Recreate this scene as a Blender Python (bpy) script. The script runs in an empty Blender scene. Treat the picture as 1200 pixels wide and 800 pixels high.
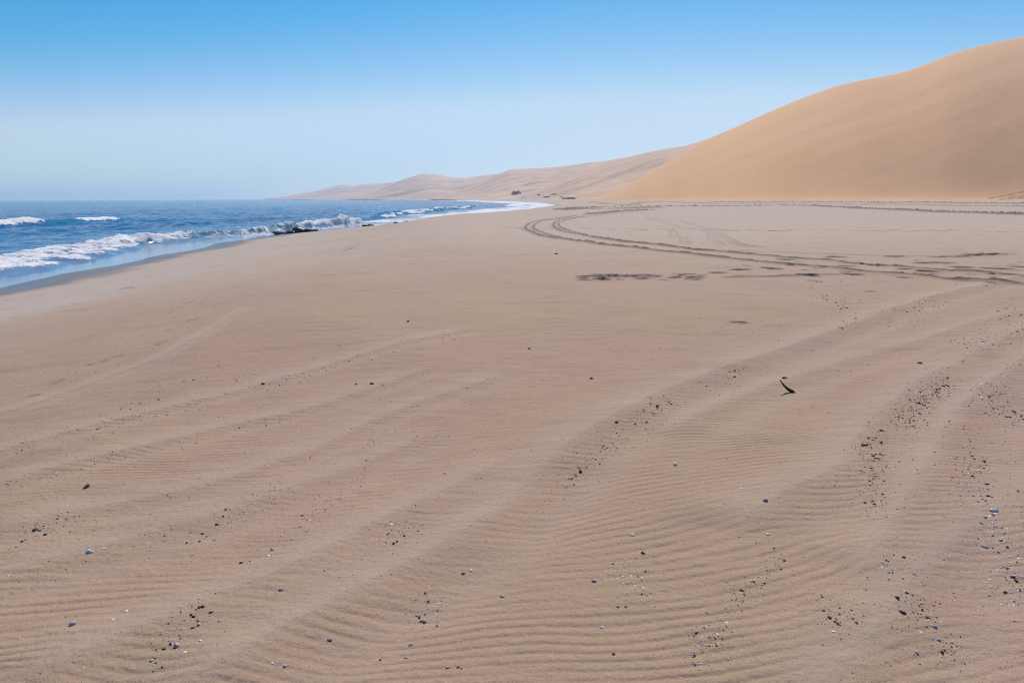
import bpy, bmesh, math, random
import numpy as np
from mathutils import Matrix, Vector

random.seed(7)
rng = np.random.default_rng(11)
S = bpy.context.scene
COL = S.collection
R = math.radians

# ------------------------------------------------------------------ helpers
def hash01(ix, iy, seed):
    h = (ix.astype(np.int64) * 374761393 + iy.astype(np.int64) * 668265263 + seed * 974634777) & 0xFFFFFFFF
    h = ((h ^ (h >> 13)) * 1274126177) & 0xFFFFFFFF
    h = (h ^ (h >> 16)) & 0xFFFFFFFF
    return h.astype(np.float64) / 4294967295.0

def noise(x, y, seed=0):
    """smooth value noise in -1..1"""
    x = np.asarray(x, float); y = np.asarray(y, float)
    ix = np.floor(x); iy = np.floor(y)
    fx = x - ix; fy = y - iy
    fx = fx * fx * fx * (fx * (fx * 6 - 15) + 10); fy = fy * fy * fy * (fy * (fy * 6 - 15) + 10)
    a = hash01(ix, iy, seed); b = hash01(ix + 1, iy, seed)
    c = hash01(ix, iy + 1, seed); d = hash01(ix + 1, iy + 1, seed)
    return ((a + (b - a) * fx) * (1 - fy) + (c + (d - c) * fx) * fy) * 2 - 1

def fbm(x, y, seed=0, oct=3, gain=.5):
    s = 0; a = 1; n = 0
    for k in range(oct):
        s = s + a * noise(x * 2 ** k + 17.3 * k, y * 2 ** k - 9.1 * k, seed + k); n += a; a *= gain
    return s / n

def sstep(a, b, x):
    t = np.clip((x - a) / (b - a), 0, 1)
    return t * t * (3 - 2 * t)

def grid_mesh(name, V, nr, nc, mat, attrs=None, closed=False, smooth=True):
    """V: (nr*nc,3), row major"""
    me = bpy.data.meshes.new(name)
    i = np.arange((nr - 1) * (nc - 1)); r = i // (nc - 1); c = i % (nc - 1)
    a = r * nc + c
    F = np.stack([a, a + 1, a + nc + 1, a + nc], 1).astype(np.int32)
    me.vertices.add(len(V)); me.vertices.foreach_set('co', V.astype(np.float32).ravel())
    me.loops.add(F.size); me.loops.foreach_set('vertex_index', F.ravel())
    me.polygons.add(len(F)); me.polygons.foreach_set('loop_start', np.arange(0, F.size, 4, dtype=np.int32))
    me.polygons.foreach_set('use_smooth', np.full(len(F), smooth))
    me.update(calc_edges=True)
    for k, v in (attrs or {}).items():
        at = me.attributes.new(k, 'FLOAT', 'POINT'); at.data.foreach_set('value', v.astype(np.float32).ravel())
    me.materials.append(mat)
    o = bpy.data.objects.new(name, me); COL.objects.link(o)
    return o

def kind(o, k):
    o['kind'] = k
    return o

def tag(o, label, cat, group=None):
    o['label'] = label; o['category'] = cat
    if group: o['group'] = group
    return o

# ------------------------------------------------------------------ camera
EYE = 1.6
PITCH = math.atan(167.7 / 800); ROLL = R(.235)
fw = np.array([0, math.cos(PITCH), -math.sin(PITCH)]); rt0 = np.array([1., 0, 0]); up0 = np.cross(rt0, fw)
rt = rt0 * math.cos(ROLL) - up0 * math.sin(ROLL); upv = up0 * math.cos(ROLL) + rt0 * math.sin(ROLL)
cam = bpy.data.cameras.new('camera'); cam.sensor_width = 36; cam.lens = 24
cam.clip_start = .05; cam.clip_end = 60000
co = bpy.data.objects.new('camera', cam); COL.objects.link(co)
M = Matrix((( rt[0], upv[0], -fw[0], 0), (rt[1], upv[1], -fw[1], 0), (rt[2], upv[2], -fw[2], EYE), (0, 0, 0, 1)))
co.matrix_world = M
S.camera = co

def place(px, py, z=0.):
    """where the sight line through a spot of the photo meets the level z (used to measure the place)"""
    d = (px - 600) / 800 * rt - (py - 400) / 800 * upv + fw
    t = (z - EYE) / d[2]
    return np.array([d[0] * t, d[1] * t])

def at_depth(px, py, depth):
    d = (px - 600) / 800 * rt - (py - 400) / 800 * upv + fw
    return np.array([0, 0, EYE]) + d * (depth / d[1])

def line(pts, z=0.):
    return np.array([place(p[0], p[1], z) for p in pts])

SEA = -2.0

# ------------------------------------------------------------------ coast line  X = coast(Y)
_cy = np.array([-50, 10, 22, 28.7, 33.6, 41, 47, 55.7, 66, 76, 85.4, 93, 104, 125, 161, 204, 276, 378, 520, 780, 1300, 1900, 4000, 6000, 12000.])
_cx = np.array([-22, -21.6, -21.4, -21.6, -22, -22.9, -23.4, -24.2, -24.7, -23.4, -21, -19.5, -16.5, -12.4, -7.8, .2, 13.8, 24, 23, 2, -80, -240, -1250, -2250, -5200.])
def _smooth_curve(n=6000):
    y = np.concatenate([np.linspace(-50, 400, 3000), np.geomspace(401, 12000, 3000)])
    x = np.interp(y, _cy, _cx)
    ext = np.concatenate([np.full(60, x[0]), x, np.full(60, x[-1])])
    k = np.hanning(61); k /= k.sum()
    return y, np.convolve(ext, k, 'same')[60:-60]
_sy, _sx = _smooth_curve()
def coast(Y):
    base = np.interp(Y, _sy, _sx)
    near = 1 - sstep(150, 500, Y)
    return base + near * (.45 * noise(Y / 6.5, Y * 0 + 3, 5) + .2 * noise(Y / 2.3, Y * 0 + 9, 6))

# ------------------------------------------------------------------ lines drawn in the sand (world coordinates)
def dist_poly(X, Y, P, reach):
    """distance, signed side (+ right of the direction of travel) and run along polyline P, only within reach; else big"""
    D = np.full(X.shape, 1e3); SG = np.zeros(X.shape); RU = np.zeros(X.shape)
    x0, y0 = P.min(0) - reach; x1, y1 = P.max(0) + reach
    idx = np.nonzero((X > x0) & (X < x1) & (Y > y0) & (Y < y1))[0]
    if len(idx) == 0: return idx, D[idx], SG[idx], RU[idx], 1.
    x = X[idx]; y = Y[idx]
    d = np.full(len(idx), 1e3); sg = np.zeros(len(idx)); ru = np.zeros(len(idx)); L = 0
    for a, b in zip(P[:-1], P[1:]):
        e = b - a; l2 = float(e @ e); l = math.sqrt(l2)
        if l == 0: continue
        t = np.clip(((x - a[0]) * e[0] + (y - a[1]) * e[1]) / l2, 0, 1)
        dx = x - a[0] - t * e[0]; dy = y - a[1] - t * e[1]
        q = np.hypot(dx, dy); m = q < d
        d[m] = q[m]; sg[m] = np.sign(e[1] * dx - e[0] * dy)[m]; ru[m] = (L + t * l)[m]
        L += l
    return idx, d, sg, ru, L

def densify(P, n=8):
    """Catmull-Rom through the points"""
    P = np.asarray(P); Q = np.vstack([2 * P[0] - P[1], P, 2 * P[-1] - P[-2]]); out = []
    for i in range(1, len(Q) - 2):
        p0, p1, p2, p3 = Q[i - 1:i + 3]
        for t in np.linspace(0, 1, n, endpoint=False):
            out.append(.5 * ((2 * p1) + (-p0 + p2) * t + (2 * p0 - 5 * p1 + 4 * p2 - p3) * t * t + (-p0 + 3 * p1 - 3 * p2 + p3) * t ** 3))
    out.append(Q[-2])
    return np.array(out)

# wind-smoothed ridges left by old ruts: (photo trace, height, lee width, back width)
RIDGES = [
    ([(150, 860), (400, 713), (483, 670), (553, 627), (607, 583), (663, 533), (720, 497), (800, 457), (930, 410), (1100, 350), (1210, 326)], .060, .26, .55),
    ([(-40, 850), (60, 797), (213, 730), (330, 685), (400, 647), (460, 613), (530, 580), (620, 535)], .048, .22, .45),
    ([(850, 640), (905, 597), (980, 560), (1000, 525), (1040, 480), (1090, 445), (1200, 390), (1320, 345)], .038, .26, .5),
    ([(1000, 700), (1080, 560), (1110, 500), (1140, 470), (1200, 425), (1300, 380)], .045, .30, .35),
    ([(900, 860), (1010, 770), (1060, 700), (1120, 640), (1230, 560), (1400, 470)], .022, .25, .4),
    ([(-60, 545), (0, 520), (130, 490), (270, 460), (400, 425), (560, 385)], .020, .14, .5),
    ([(-60, 585), (0, 568), (60, 552), (150, 530), (270, 500), (380, 475), (520, 430)], .024, .14, .5),
    ([(-60, 640), (20, 622), (110, 600), (230, 575), (360, 530), (470, 480), (600, 440)], .018, .16, .5),
    ([(-60, 700), (40, 668), (170, 632), (300, 590), (420, 545), (520, 500)], .022, .20, .4),
    ([(760, 520), (860, 470), (960, 435), (1080, 400), (1210, 365)], .024, .25, .4),
    ([(-60, 480), (40, 455), (130, 427), (200, 400), (290, 345)], .016, .12, .4),
]
RIDGES = [(densify(line(p), 5), h * .62, a * .65, b * .8) for p, h, a, b in RIDGES]

def c2(L): return [(600 + x / 7.5, 225 + y / 7.5) for x, y in L]
outer = c2([(1170, 163), (860, 188), (580, 208), (400, 232), (260, 252), (180, 270), (135, 295), (122, 320), (155, 350), (220, 380), (320, 403), (480, 425), (650, 450), (860, 480), (1050, 500)]) + \
    [(773, 295.7), (800, 298), (833, 301.7), (860, 304.6), (900, 309), (935, 312.5), (975, 315.5), (1012, 320), (1050, 323), (1087, 326), (1112, 329), (1150, 331.5), (1200, 336), (1300, 345)]
inner = c2([(1160, 175), (900, 192), (720, 212), (500, 234), (400, 262), (365, 290), (378, 315), (430, 345), (540, 375), (650, 392), (800, 420), (1000, 447)]) + \
    [(760, 287.5), (780, 289.7), (809, 293), (833, 295), (860, 297.7), (900, 301), (930, 304), (970, 306), (995, 310), (1040, 313), (1070, 315), (1100, 319), (1150, 323), (1200, 329), (1300, 339)]
second_o = c2([(560, 214), (380, 244), (270, 262), (205, 288), (190, 315), (215, 342), (280, 372), (370, 400), (480, 422)])
second_i = c2([(640, 214), (520, 240), (440, 268), (410, 285), (415, 300), (440, 322), (530, 358), (640, 388)])
# (trace, rim height, half gauge between rims, strength of damp and painted shade)
TRACKS = [
    (outer, .075, 0, 1.), (inner, .070, 0, 1.), (second_o, .07, 0, .9), (second_i, .065, 0, .85),
    ([(655, 246.5), (675, 244.6), (700, 243.2), (740, 242.6), (775, 242.2), (850, 241.6), (933, 241.2), (1000, 244.5), (1100, 249.3), (1142, 250.7), (1210, 253.5)], .22, .8, 1.),
    ([(660, 246.8), (690, 245.6), (730, 245), (775, 243.6)], .2, .7, 1.),
    ([(690, 251.5), (730, 248), (765, 246.2)], .16, .5, 1.),
    ([(770, 236.5), (800, 237.5), (830, 239), (900, 239.2), (1000, 240), (1100, 241), (1210, 243)], .24, 1.1, .6),
    ([(690, 236), (705, 238.5), (735, 240.5)], .2, .9, .6),
    ([(740, 241), (752, 237.5), (775, 235.8)], .2, .9, .6),
    ([(830, 236.9), (900, 237.1), (1000, 237.5), (1100, 238.2), (1150, 238.6), (1210, 239.2)], .40, 1.3, 1.),
    ([(660, 233.9), (690, 234.2), (720, 234.6)], .35, 1.5, .8),
    ([(840, 272), (851, 281), (863, 287), (879, 290), (905, 292)], .04, .14, .28),
    ([(766, 255), (790, 265.5), (820, 269), (860, 270.5)], .03, .14, .2),
    ([(792, 257), (818, 266), (846, 270.5), (870, 271.5)], .03, .14, .2),
    ([(831, 272), (834, 281), (849, 290)], .03, .13, .24),
    ([(800, 277), (802, 284), (808, 289)], .03, .13, .24),
    ([(784, 268), (790, 274), (786, 281)], .03, .13, .2),
    ([(758, 252), (764, 260)], .03, .13, .24),
    ([(800, 293), (900, 296), (1000, 300), (1100, 301), (1210, 299)], .02, .1, .25),
    ([(830, 328), (870, 326), (900, 326.5), (945, 324), (975, 324), (1010, 323)], .035, .10, .6),
    ([(1080, 326), (1110, 329), (1140, 333), (1180, 334), (1210, 335)], .05, .12, .8),
]
TRACKS = [(densify(line(p), 6), h, g, w) for p, h, g, w in TRACKS]

# footprints and scuffed hollows
def foot(px, py, r, d): 
    p = place(px, py); return (p[0], p[1], r, d)
PITS = [foot(*q) for q in [
    (948, 324.5, .17, .07), (1000, 323.5, .15, .06), (1085, 309.3, .22, .07), (1088, 321.3, .2, .09), (1105, 309.5, .18, .05), (1170, 317.5, .22, .09),
    (1150, 301, .25, .08), (1141, 301.5, .2, .07), (1167, 300.3, .2, .08), (1198, 314, .2, .07), (993, 314, .16, .05), (1065, 318, .2, .06), (1130, 315, .2, .06),
    (1136, 319.5, .2, .06), (980, 302.5, .2, .07), (922, 306, .18, .06), (1050, 302, .2, .05), (1100, 302, .22, .05), (1123, 302, .2, .05), (902, 316.5, .15, .06),
    (908, 317.5, .13, .05), (868, 318, .16, .06), (841, 321, .15, .05), (1020, 312, .16, .08), (1027, 313, .16, .08), (1035, 312.5, .16, .07), (863, 381.5, .07, .03), (870, 382, .06, .03)]]
_r = random.Random(3)
for k in range(34):      # scuffs along the tyre tracks on the right
    px = _r.uniform(850, 1210); py = 326 + (px - 1000) * .012 + _r.gauss(-9, 8)
    if py > 298: PITS.append(foot(px, py, _r.uniform(.05, .11), _r.uniform(.015, .04)))
for k in range(46):      # the trail of prints that crosses the flat
    px = 600 + k * 13.2 + _r.uniform(-4, 4); py = 267.6 + (px - 600) * .0095 + _r.gauss(0, .7)
    PITS.append(foot(px, py, _r.uniform(.14, .22), _r.uniform(.03, .06)))
for k in range(60):      # the churned patch under the seaweed
    px = _r.uniform(668, 830); c = 327.5 - (px - 668) * .018
    PITS.append(foot(px, c + _r.gauss(0, 2.3), _r.uniform(.06, .13), _r.uniform(.03, .055)))
for q in [(217, 345), (222, 343), (235, 349), (210, 351), (198, 357), (258, 352), (250, 357), (230, 372), (225, 375), (130, 425), (120, 429), (137, 423), (105, 432), (190, 408), (184, 412), (68, 457), (4, 393), (197, 388), (40, 478), (62, 462), (0, 394)]:
    p = place(q[0], q[1], -.25); PITS.append((p[0], p[1], _r.uniform(.035, .075), _r.uniform(.008, .018)))
for q, zz in [(((385, 281)), -1.), ((375, 281.5), -1.), ((398, 280.5), -1.), ((408, 297), -.8), ((412, 295), -.8), ((148, 334), -1.2), ((330, 287), -1.2)]:
    p = place(q[0], q[1], zz); PITS.append((p[0], p[1], .2, .03))

def shore_s(X, Y):
    slope = (coast(Y + 2.) - coast(Y - 2.)) / 4
    return (X - coast(Y)) / np.sqrt(1 + slope * slope)

def terrain(X, Y, full=False):
    X = np.asarray(X, float); Y = np.asarray(Y, float)
    s = shore_s(X, Y)
    edge = s + .9 * noise(X / 6, Y / 9, 21) * (1 - sstep(80, 200, Y))
    z = np.where(s < 0, SEA + np.maximum(s * .075, -7), SEA + .085 * np.minimum(s, 9))     # lower beach
    z = z + (-SEA - .765) * sstep(8.2, 20.5, edge)                                          # berm face up to the flat
    z = z + .035 * sstep(8.6, 9.3, edge) * (1 - sstep(60, 120, Y))                          # small scarp where dry sand begins
    flat = sstep(8, 18, s)
    far = sstep(14, 60, Y)
    z = z + flat * (.045 * fbm(X / 2.6 + Y / 9, Y / 4.5, 31, 3) * (1 - .6 * far) + .10 * far * fbm(X / 24, Y / 13, 36, 3))
    z = z + .012 * noise(X / .9, Y / 1.3, 40) * flat
    z = z + sstep(700, 1400, Y) * sstep(30, 200, s) * 4
    # old ridges
    rid = np.zeros(X.shape); calm = np.zeros(X.shape)
    for P, h, lee, back in RIDGES:
        i, d, sg, ru, L = dist_poly(X, Y, P, back * 2.4)
        if len(i) == 0: continue
        end = sstep(0, .35, ru) * sstep(0, .5, L - ru)
        wob = 1 + .35 * noise(ru / .7, ru * 0 + h * 99, 50)
        f = np.where(sg > 0, np.exp(-d / (lee * .8)), np.exp(-(d / back) ** 2 * 1.4))
        rid[i] += h * wob * end * f
        f2 = np.where(sg > 0, np.exp(-(d / (lee * .35)) ** 2), np.exp(-(d / (back * .55)) ** 2)) * end
        calm[i] = np.maximum(calm[i], f2)
        trough = np.where(sg > 0, np.exp(-((d - lee * 1.9) / (lee * .8)) ** 2), 0) * end
        rid[i] -= .35 * h * trough
        calm[i] = np.maximum(calm[i], .5 * trough)
    z = z + rid * flat
    # wind ripples
    near = (1 - sstep(9, 17, Y)) * flat
    ripple = np.zeros(X.shape)
    i = np.nonzero(near > .001)[0]
    if len(i):
        x = X[i]; y = Y[i]
        w = .38 * noise(x / 2.1, y / 2.4, 60) + .13 * noise(x / .95, y / .8, 61) + .036 * noise(x / .36, y / .20, 62) - 2.6 * rid[i]
        lam = .059
        ph = 2 * np.pi * (y - .10 * x + w * .55) / lam
        patch = .45 + .55 * sstep(-.5, .25, fbm(x / 1.3 + .4 * y, y / 1.1, 64, 2) + .18)
        cut = .35 + .65 * sstep(-.55, .25, noise(x / .30, y / .10, 66) + .4 * noise(x / .9, y / .5, 67))
        a = .0021 * patch * cut * (1 - .92 * calm[i]) * near[i] * (1 - .25 * sstep(2, 8, -x))
        ripple[i] = a * (np.sin(ph) + .28 * np.sin(2 * ph + .9))
    z = z + ripple
    damp_shade = np.zeros(X.shape)
    for P, h, g, wt in TRACKS:
        single = g == 0; g = g or .17
        i, d, sg, ru, L = dist_poly(X, Y, P, g * 5)
        if len(i) == 0: continue
        end = sstep(0, .8, ru) * sstep(0, .8, L - ru)
        tread = .85 + .15 * np.sin(ru * 2 * np.pi / .62 + 1.1 * noise(ru / 1.7, ru * 0, 70)) * noise(ru / .9, d / .3, 71)
        rough = 1 + .55 * noise(ru / .35, d / .12 + sg * 7, 72)
        rim = np.exp(-((d - g * 1.1) / (g * .30)) ** 2); bed = np.exp(-(d / (g * .72)) ** 4)
        if single:
            wv = .035 * noise(ru / .5, ru * 0 + h * 50, 73); rim = np.exp(-((d + sg * wv) / .056) ** 2); bed = .45 * np.exp(-((d * sg - .2) / .13) ** 2)
            rough = .80 + .40 * sstep(-.5, .4, noise(ru / .28, d * 0 + 3.3, 74) + .5 * noise(ru / .11, d * 0, 75))
        hs = h * (.45 + .55 * sstep(13, 26, Y[i]))
        z[i] += end * (hs * rim * tread * rough - .75 * hs * bed)
        damp_shade[i] = np.maximum(damp_shade[i], end * wt * np.clip(1.0 * rim * (.35 + .65 * rough * tread) + .30 * bed, 0, 1))  # rims darkened for damp sand and for their shaded sides
    for (cx, cy, r, dp) in PITS:
        i = np.nonzero((np.abs(X - cx) < r * 3.2) & (np.abs(Y - cy) < r * 4.5))[0]
        if len(i) == 0: continue
        q = np.hypot((X[i] - cx) / 1.15, (Y[i] - cy) / 1.0) / r
        q = q + .22 * noise(X[i] / (r * .7), Y[i] / (r * .7), int(abs(cx) * 100) % 97)
        z[i] += -dp * np.exp(-q ** 4 * .9) + .28 * dp * np.exp(-((q - 1.3) / .38) ** 2)
        damp_shade[i] = np.maximum(damp_shade[i], .7 * np.exp(-((q - .95) / .35) ** 2) * min(1, dp / .06) * .9)  # pit walls darkened for damp and shade alike
    if not full: return z
    wet = (1 - sstep(1.7, 4.2, s + .9 * noise(Y / 4, X / 3, 80) + .4 * noise(Y / 1.2, X, 81)))
    firm = sstep(1.5, 4., s) * (1 - sstep(8.3, 10.5, edge))
    return z, wet, damp_shade, firm, calm * flat

def ground_z(x, y):
    return float(terrain(np.array([x]), np.array([y]))[0])

# ------------------------------------------------------------------ node helpers
def new_mat(name):
    m = bpy.data.materials.new(name); m.use_nodes = True
    nt = m.node_tree; b = nt.nodes['Principled BSDF']
    return m, nt, b

def N(nt, t, **kw):
    n = nt.nodes.new(t)
    for k, v in kw.items():
        if k in n.inputs: n.inputs[k].default_value = v
        else: setattr(n, k, v)
    return n

def mix(nt, fac, a, b, blend='MIX'):
    n = nt.nodes.new('ShaderNodeMix'); n.data_type = 'RGBA'; n.blend_type = blend
    for sock, v in ((n.inputs[0], fac), (n.inputs[6], a), (n.inputs[7], b)):
        if isinstance(v, bpy.types.NodeSocket): nt.links.new(v, sock)
        elif isinstance(v, (tuple, list)): sock.default_value = (*v, 1)
        else: sock.default_value = v
    return n.outputs[2]

def math_n(nt, op, a, b=None, clamp=False):
    n = nt.nodes.new('ShaderNodeMath'); n.operation = op; n.use_clamp = clamp
    for sock, v in ((n.inputs[0], a), (n.inputs[1], b)):
        if v is None: continue
        if isinstance(v, bpy.types.NodeSocket): nt.links.new(v, sock)
        else: sock.default_value = v
    return n.outputs[0]

def ramp(nt, fac, stops):
    n = nt.nodes.new('ShaderNodeMapRange'); n.interpolation_type = 'SMOOTHSTEP'
    nt.links.new(fac, n.inputs[0]); n.inputs[1].default_value = stops[0]; n.inputs[2].default_value = stops[1]
    return n.outputs[0]

def tex(nt, scale, detail=3, rough=.5, vec=None, stretch=None, rot=0, distortion=0):
    n = nt.nodes.new('ShaderNodeTexNoise'); n.inputs['Scale'].default_value = scale
    n.inputs['Detail'].default_value = detail; n.inputs['Roughness'].default_value = rough; n.inputs['Distortion'].default_value = distortion
    mp = nt.nodes.new('ShaderNodeMapping')
    if stretch: mp.inputs['Scale'].default_value = stretch
    mp.inputs['Rotation'].default_value = (0, 0, rot)
    g = nt.nodes.new('ShaderNodeNewGeometry')
    nt.links.new(g.outputs['Position'], mp.inputs[0]); nt.links.new(mp.outputs[0], n.inputs['Vector'])
    return n.outputs['Fac']

def attr(nt, name):
    n = nt.nodes.new('ShaderNodeAttribute'); n.attribute_name = name
    return n.outputs['Fac']

def bump(nt, h, strength, dist, prev=None):
    n = nt.nodes.new('ShaderNodeBump'); n.inputs['Strength'].default_value = strength; n.inputs['Distance'].default_value = dist
    nt.links.new(h, n.inputs['Height'])
    if prev: nt.links.new(prev, n.inputs['Normal'])
    return n.outputs[0]

# ------------------------------------------------------------------ materials
SAND_TAN = (.415, .277, .165); SAND_PINK = (.413, .261, .178); SAND_GREY = (.51, .392, .286)
def sand_material():
    m, nt, b = new_mat('beach_sand'); L = nt.links.new
    big = tex(nt, .33, 3, .55, stretch=(1, .55, 1), rot=R(-38))
    c = mix(nt, ramp(nt, big, (.36, .62)), SAND_TAN, SAND_PINK)
    wide = tex(nt, .035, 3, .5, stretch=(1, .6, 1))
    g = nt.nodes.new('ShaderNodeNewGeometry'); sep = nt.nodes.new('ShaderNodeSeparateXYZ'); L(g.outputs['Position'], sep.inputs[0])
    c = mix(nt, math_n(nt, 'MULTIPLY', ramp(nt, sep.outputs[1], (4, 34)), .9), c, SAND_GREY)     # greyer and paler further up the flat
    c = mix(nt, math_n(nt, 'MULTIPLY', ramp(nt, wide, (.4, .65)), .25), c, (.46, .37, .29))
    c = mix(nt, math_n(nt, 'MULTIPLY', attr(nt, 'firm'), 1.), c, (.49, .395, .305))
    # mineral grains and shell grit
    grain = tex(nt, 260, 3, .7)
    c = mix(nt, math_n(nt, 'MULTIPLY', ramp(nt, grain, (.55, .72)), .7), c, (.12, .085, .065))
    c = mix(nt, math_n(nt, 'MULTIPLY', ramp(nt, grain, (.45, .27)), .5), c, (.66, .54, .42))
    mid = tex(nt, 55, 3, .6)
    c = mix(nt, math_n(nt, 'MULTIPLY', ramp(nt, mid, (.53, .75)), .30), c, (.22, .155, .115))
    streak = tex(nt, 2.2, 4, .62, stretch=(.35, 1, 1), rot=R(12))
    c = mix(nt, math_n(nt, 'MULTIPLY', ramp(nt, streak, (.52, .72)), .40), c, (.27, .19, .14))
    c = mix(nt, math_n(nt, 'MULTIPLY', attr(nt, 'calm'), .35), c, (.50, .385, .285))           # smooth ridge backs and troughs paler; sunlit look of crests painted in
    c = mix(nt, math_n(nt, 'MULTIPLY', attr(nt, 'damp_shade'), .93), c, (.060, .041, .029))          # damp turned-up sand, with the shade of track and print rims painted in
    c = mix(nt, math_n(nt, 'MULTIPLY', attr(nt, 'wet'), .9), c, (.135, .105, .085))
    L(c, b.inputs['Base Color'])
    rr = nt.nodes.new('ShaderNodeMapRange'); L(attr(nt, 'wet'), rr.inputs[0]); rr.inputs[3].default_value = .92; rr.inputs[4].default_value = .32
    L(rr.outputs[0], b.inputs['Roughness']); b.inputs['Specular IOR Level'].default_value = .25
    dry = math_n(nt, 'SUBTRACT', 1., math_n(nt, 'MULTIPLY', attr(nt, 'wet'), .9))
    h = math_n(nt, 'MULTIPLY', grain, dry)
    n1 = bump(nt, h, .55, .004)
    n2 = bump(nt, math_n(nt, 'MULTIPLY', tex(nt, 38, 4, .6), dry), .5, .012, n1)
    n3 = bump(nt, math_n(nt, 'MULTIPLY', tex(nt, 5.5, 3, .6, stretch=(.5, 1, 1)), dry), .35, .05, n2)
    L(n3, b.inputs['Normal'])
    return m

def dune_material(name, c1, c2, dark):
    m, nt, b = new_mat(name); L = nt.links.new
    c = mix(nt, ramp(nt, tex(nt, .012, 4, .55, stretch=(1, .5, 1)), (.38, .62)), c1, c2)
    c = mix(nt, math_n(nt, 'MULTIPLY', ramp(nt, tex(nt, .09, 4, .6, stretch=(.4, 1, .35)), (.5, .75)), .12), c, dark)
    c = mix(nt, math_n(nt, 'MULTIPLY', attr(nt, 'damp_shade'), .75), c, (.10, .06, .035))  # dark wheel tracks up the foot are colour only, no grooves
    c = mix(nt, math_n(nt, 'MULTIPLY', attr(nt, 'streak_shading'), .35), c, dark)  # painted light: lit streaks on the big dune, shaded tops on far ones
    L(c, b.inputs['Base Color']); b.inputs['Roughness'].default_value = .95; b.inputs['Specular IOR Level'].default_value = .1
    n1 = bump(nt, tex(nt, .8, 5, .65, stretch=(.6, 1, .5)), .30 if name == 'dune_sand' else .12, .35)
    n2 = bump(nt, tex(nt, .06, 4, .6), .12, 2.5, n1)
    L(n2, b.inputs['Normal'])
    return m

def water_material():
    m, nt, b = new_mat('sea_water'); L = nt.links.new
    deepc = mix(nt, ramp(nt, tex(nt, .03, 4, .6, stretch=(1, .35, 1)), (.38, .66)), (.0, .098, .260), (.0, .172, .380))
    deepc = mix(nt, math_n(nt, 'MULTIPLY', ramp(nt, tex(nt, .30, 5, .7, stretch=(1, .22, 1), rot=R(4)), (.46, .64)), .6), deepc, (.0, .056, .150))
    deepc = mix(nt, math_n(nt, 'MULTIPLY', ramp(nt, tex(nt, .22, 5, .7, stretch=(1, .25, 1), rot=R(-6)), (.54, .70)), .6), deepc, (.012, .17, .34))
    c = mix(nt, attr(nt, 'shallow'), deepc, (.17, .28, .38))
    c = mix(nt, attr(nt, 'face'), c, (.03, .17, .19))
    f = attr(nt, 'foam')
    lace = tex(nt, 1.5, 5, .72, distortion=.6); lace2 = tex(nt, .32, 4, .65, stretch=(1, .5, 1))
    k = math_n(nt, 'ADD', f, math_n(nt, 'MULTIPLY', math_n(nt, 'SUBTRACT', lace, .5), 1.5))
    k = math_n(nt, 'ADD', k, math_n(nt, 'MULTIPLY', math_n(nt, 'SUBTRACT', lace2, .5), .9))
    k = ramp(nt, k, (.46, .66))
    k = math_n(nt, 'MULTIPLY', k, ramp(nt, f, (.02, .22)))
    c = mix(nt, k, c, (.76, .76, .75))
    L(c, b.inputs['Base Color'])
    rr = nt.nodes.new('ShaderNodeMapRange'); L(k, rr.inputs[0]); rr.inputs[3].default_value = .12; rr.inputs[4].default_value = .8
    L(rr.outputs[0], b.inputs['Roughness']); b.inputs['IOR'].default_value = 1.33; sp = nt.nodes.new('ShaderNodeMapRange'); L(attr(nt, 'shallow'), sp.inputs[0]); sp.inputs[3].default_value = .08; sp.inputs[4].default_value = .5; L(sp.outputs[0], b.inputs['Specular IOR Level'])
    calm = math_n(nt, 'SUBTRACT', 1., math_n(nt, 'MULTIPLY', attr(nt, 'shallow'), .93))
    w1 = tex(nt, .42, 4, .6, stretch=(1, .55, 1), rot=R(10)); w2 = tex(nt, 2.4, 4, .65, stretch=(1, .6, 1), rot=R(-14)); 
    w0 = tex(nt, .07, 3, .6, stretch=(1, .4, 1), rot=R(5))
    n0 = bump(nt, math_n(nt, 'MULTIPLY', w0, calm), .9, 2.2)
    n1 = bump(nt, math_n(nt, 'MULTIPLY', w1, calm), .9, .75, n0)
    n2 = bump(nt, math_n(nt, 'MULTIPLY', w2, calm), .8, .16, n1)
    n3 = bump(nt, math_n(nt, 'MULTIPLY', lace, k), .8, .10, n2)
    L(n3, b.inputs['Normal'])
    return m

def stone_material(name, col, col2, rough=.7, spec=.3, scale=4, bd=.0006):
    m, nt, b = new_mat(name); L = nt.links.new
    n = nt.nodes.new('ShaderNodeTexNoise'); n.inputs['Scale'].default_value = scale; n.inputs['Detail'].default_value = 4
    tc = nt.nodes.new('ShaderNodeTexCoord'); L(tc.outputs['Object'], n.inputs['Vector'])
    c = mix(nt, ramp(nt, n.outputs['Fac'], (.38, .62)), col, col2)
    oi = nt.nodes.new('ShaderNodeObjectInfo')
    hs = nt.nodes.new('ShaderNodeHueSaturation'); L(c, hs.inputs['Color'])
    mr = nt.nodes.new('ShaderNodeMapRange'); L(oi.outputs['Random'], mr.inputs[0]); mr.inputs[3].default_value = .6; mr.inputs[4].default_value = 1.4
    L(mr.outputs[0], hs.inputs['Value'])
    L(hs.outputs[0], b.inputs['Base Color']); b.inputs['Roughness'].default_value = rough; b.inputs['Specular IOR Level'].default_value = spec
    L(bump(nt, n.outputs['Fac'], .4, bd), b.inputs['Normal'])
    return m

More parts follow.
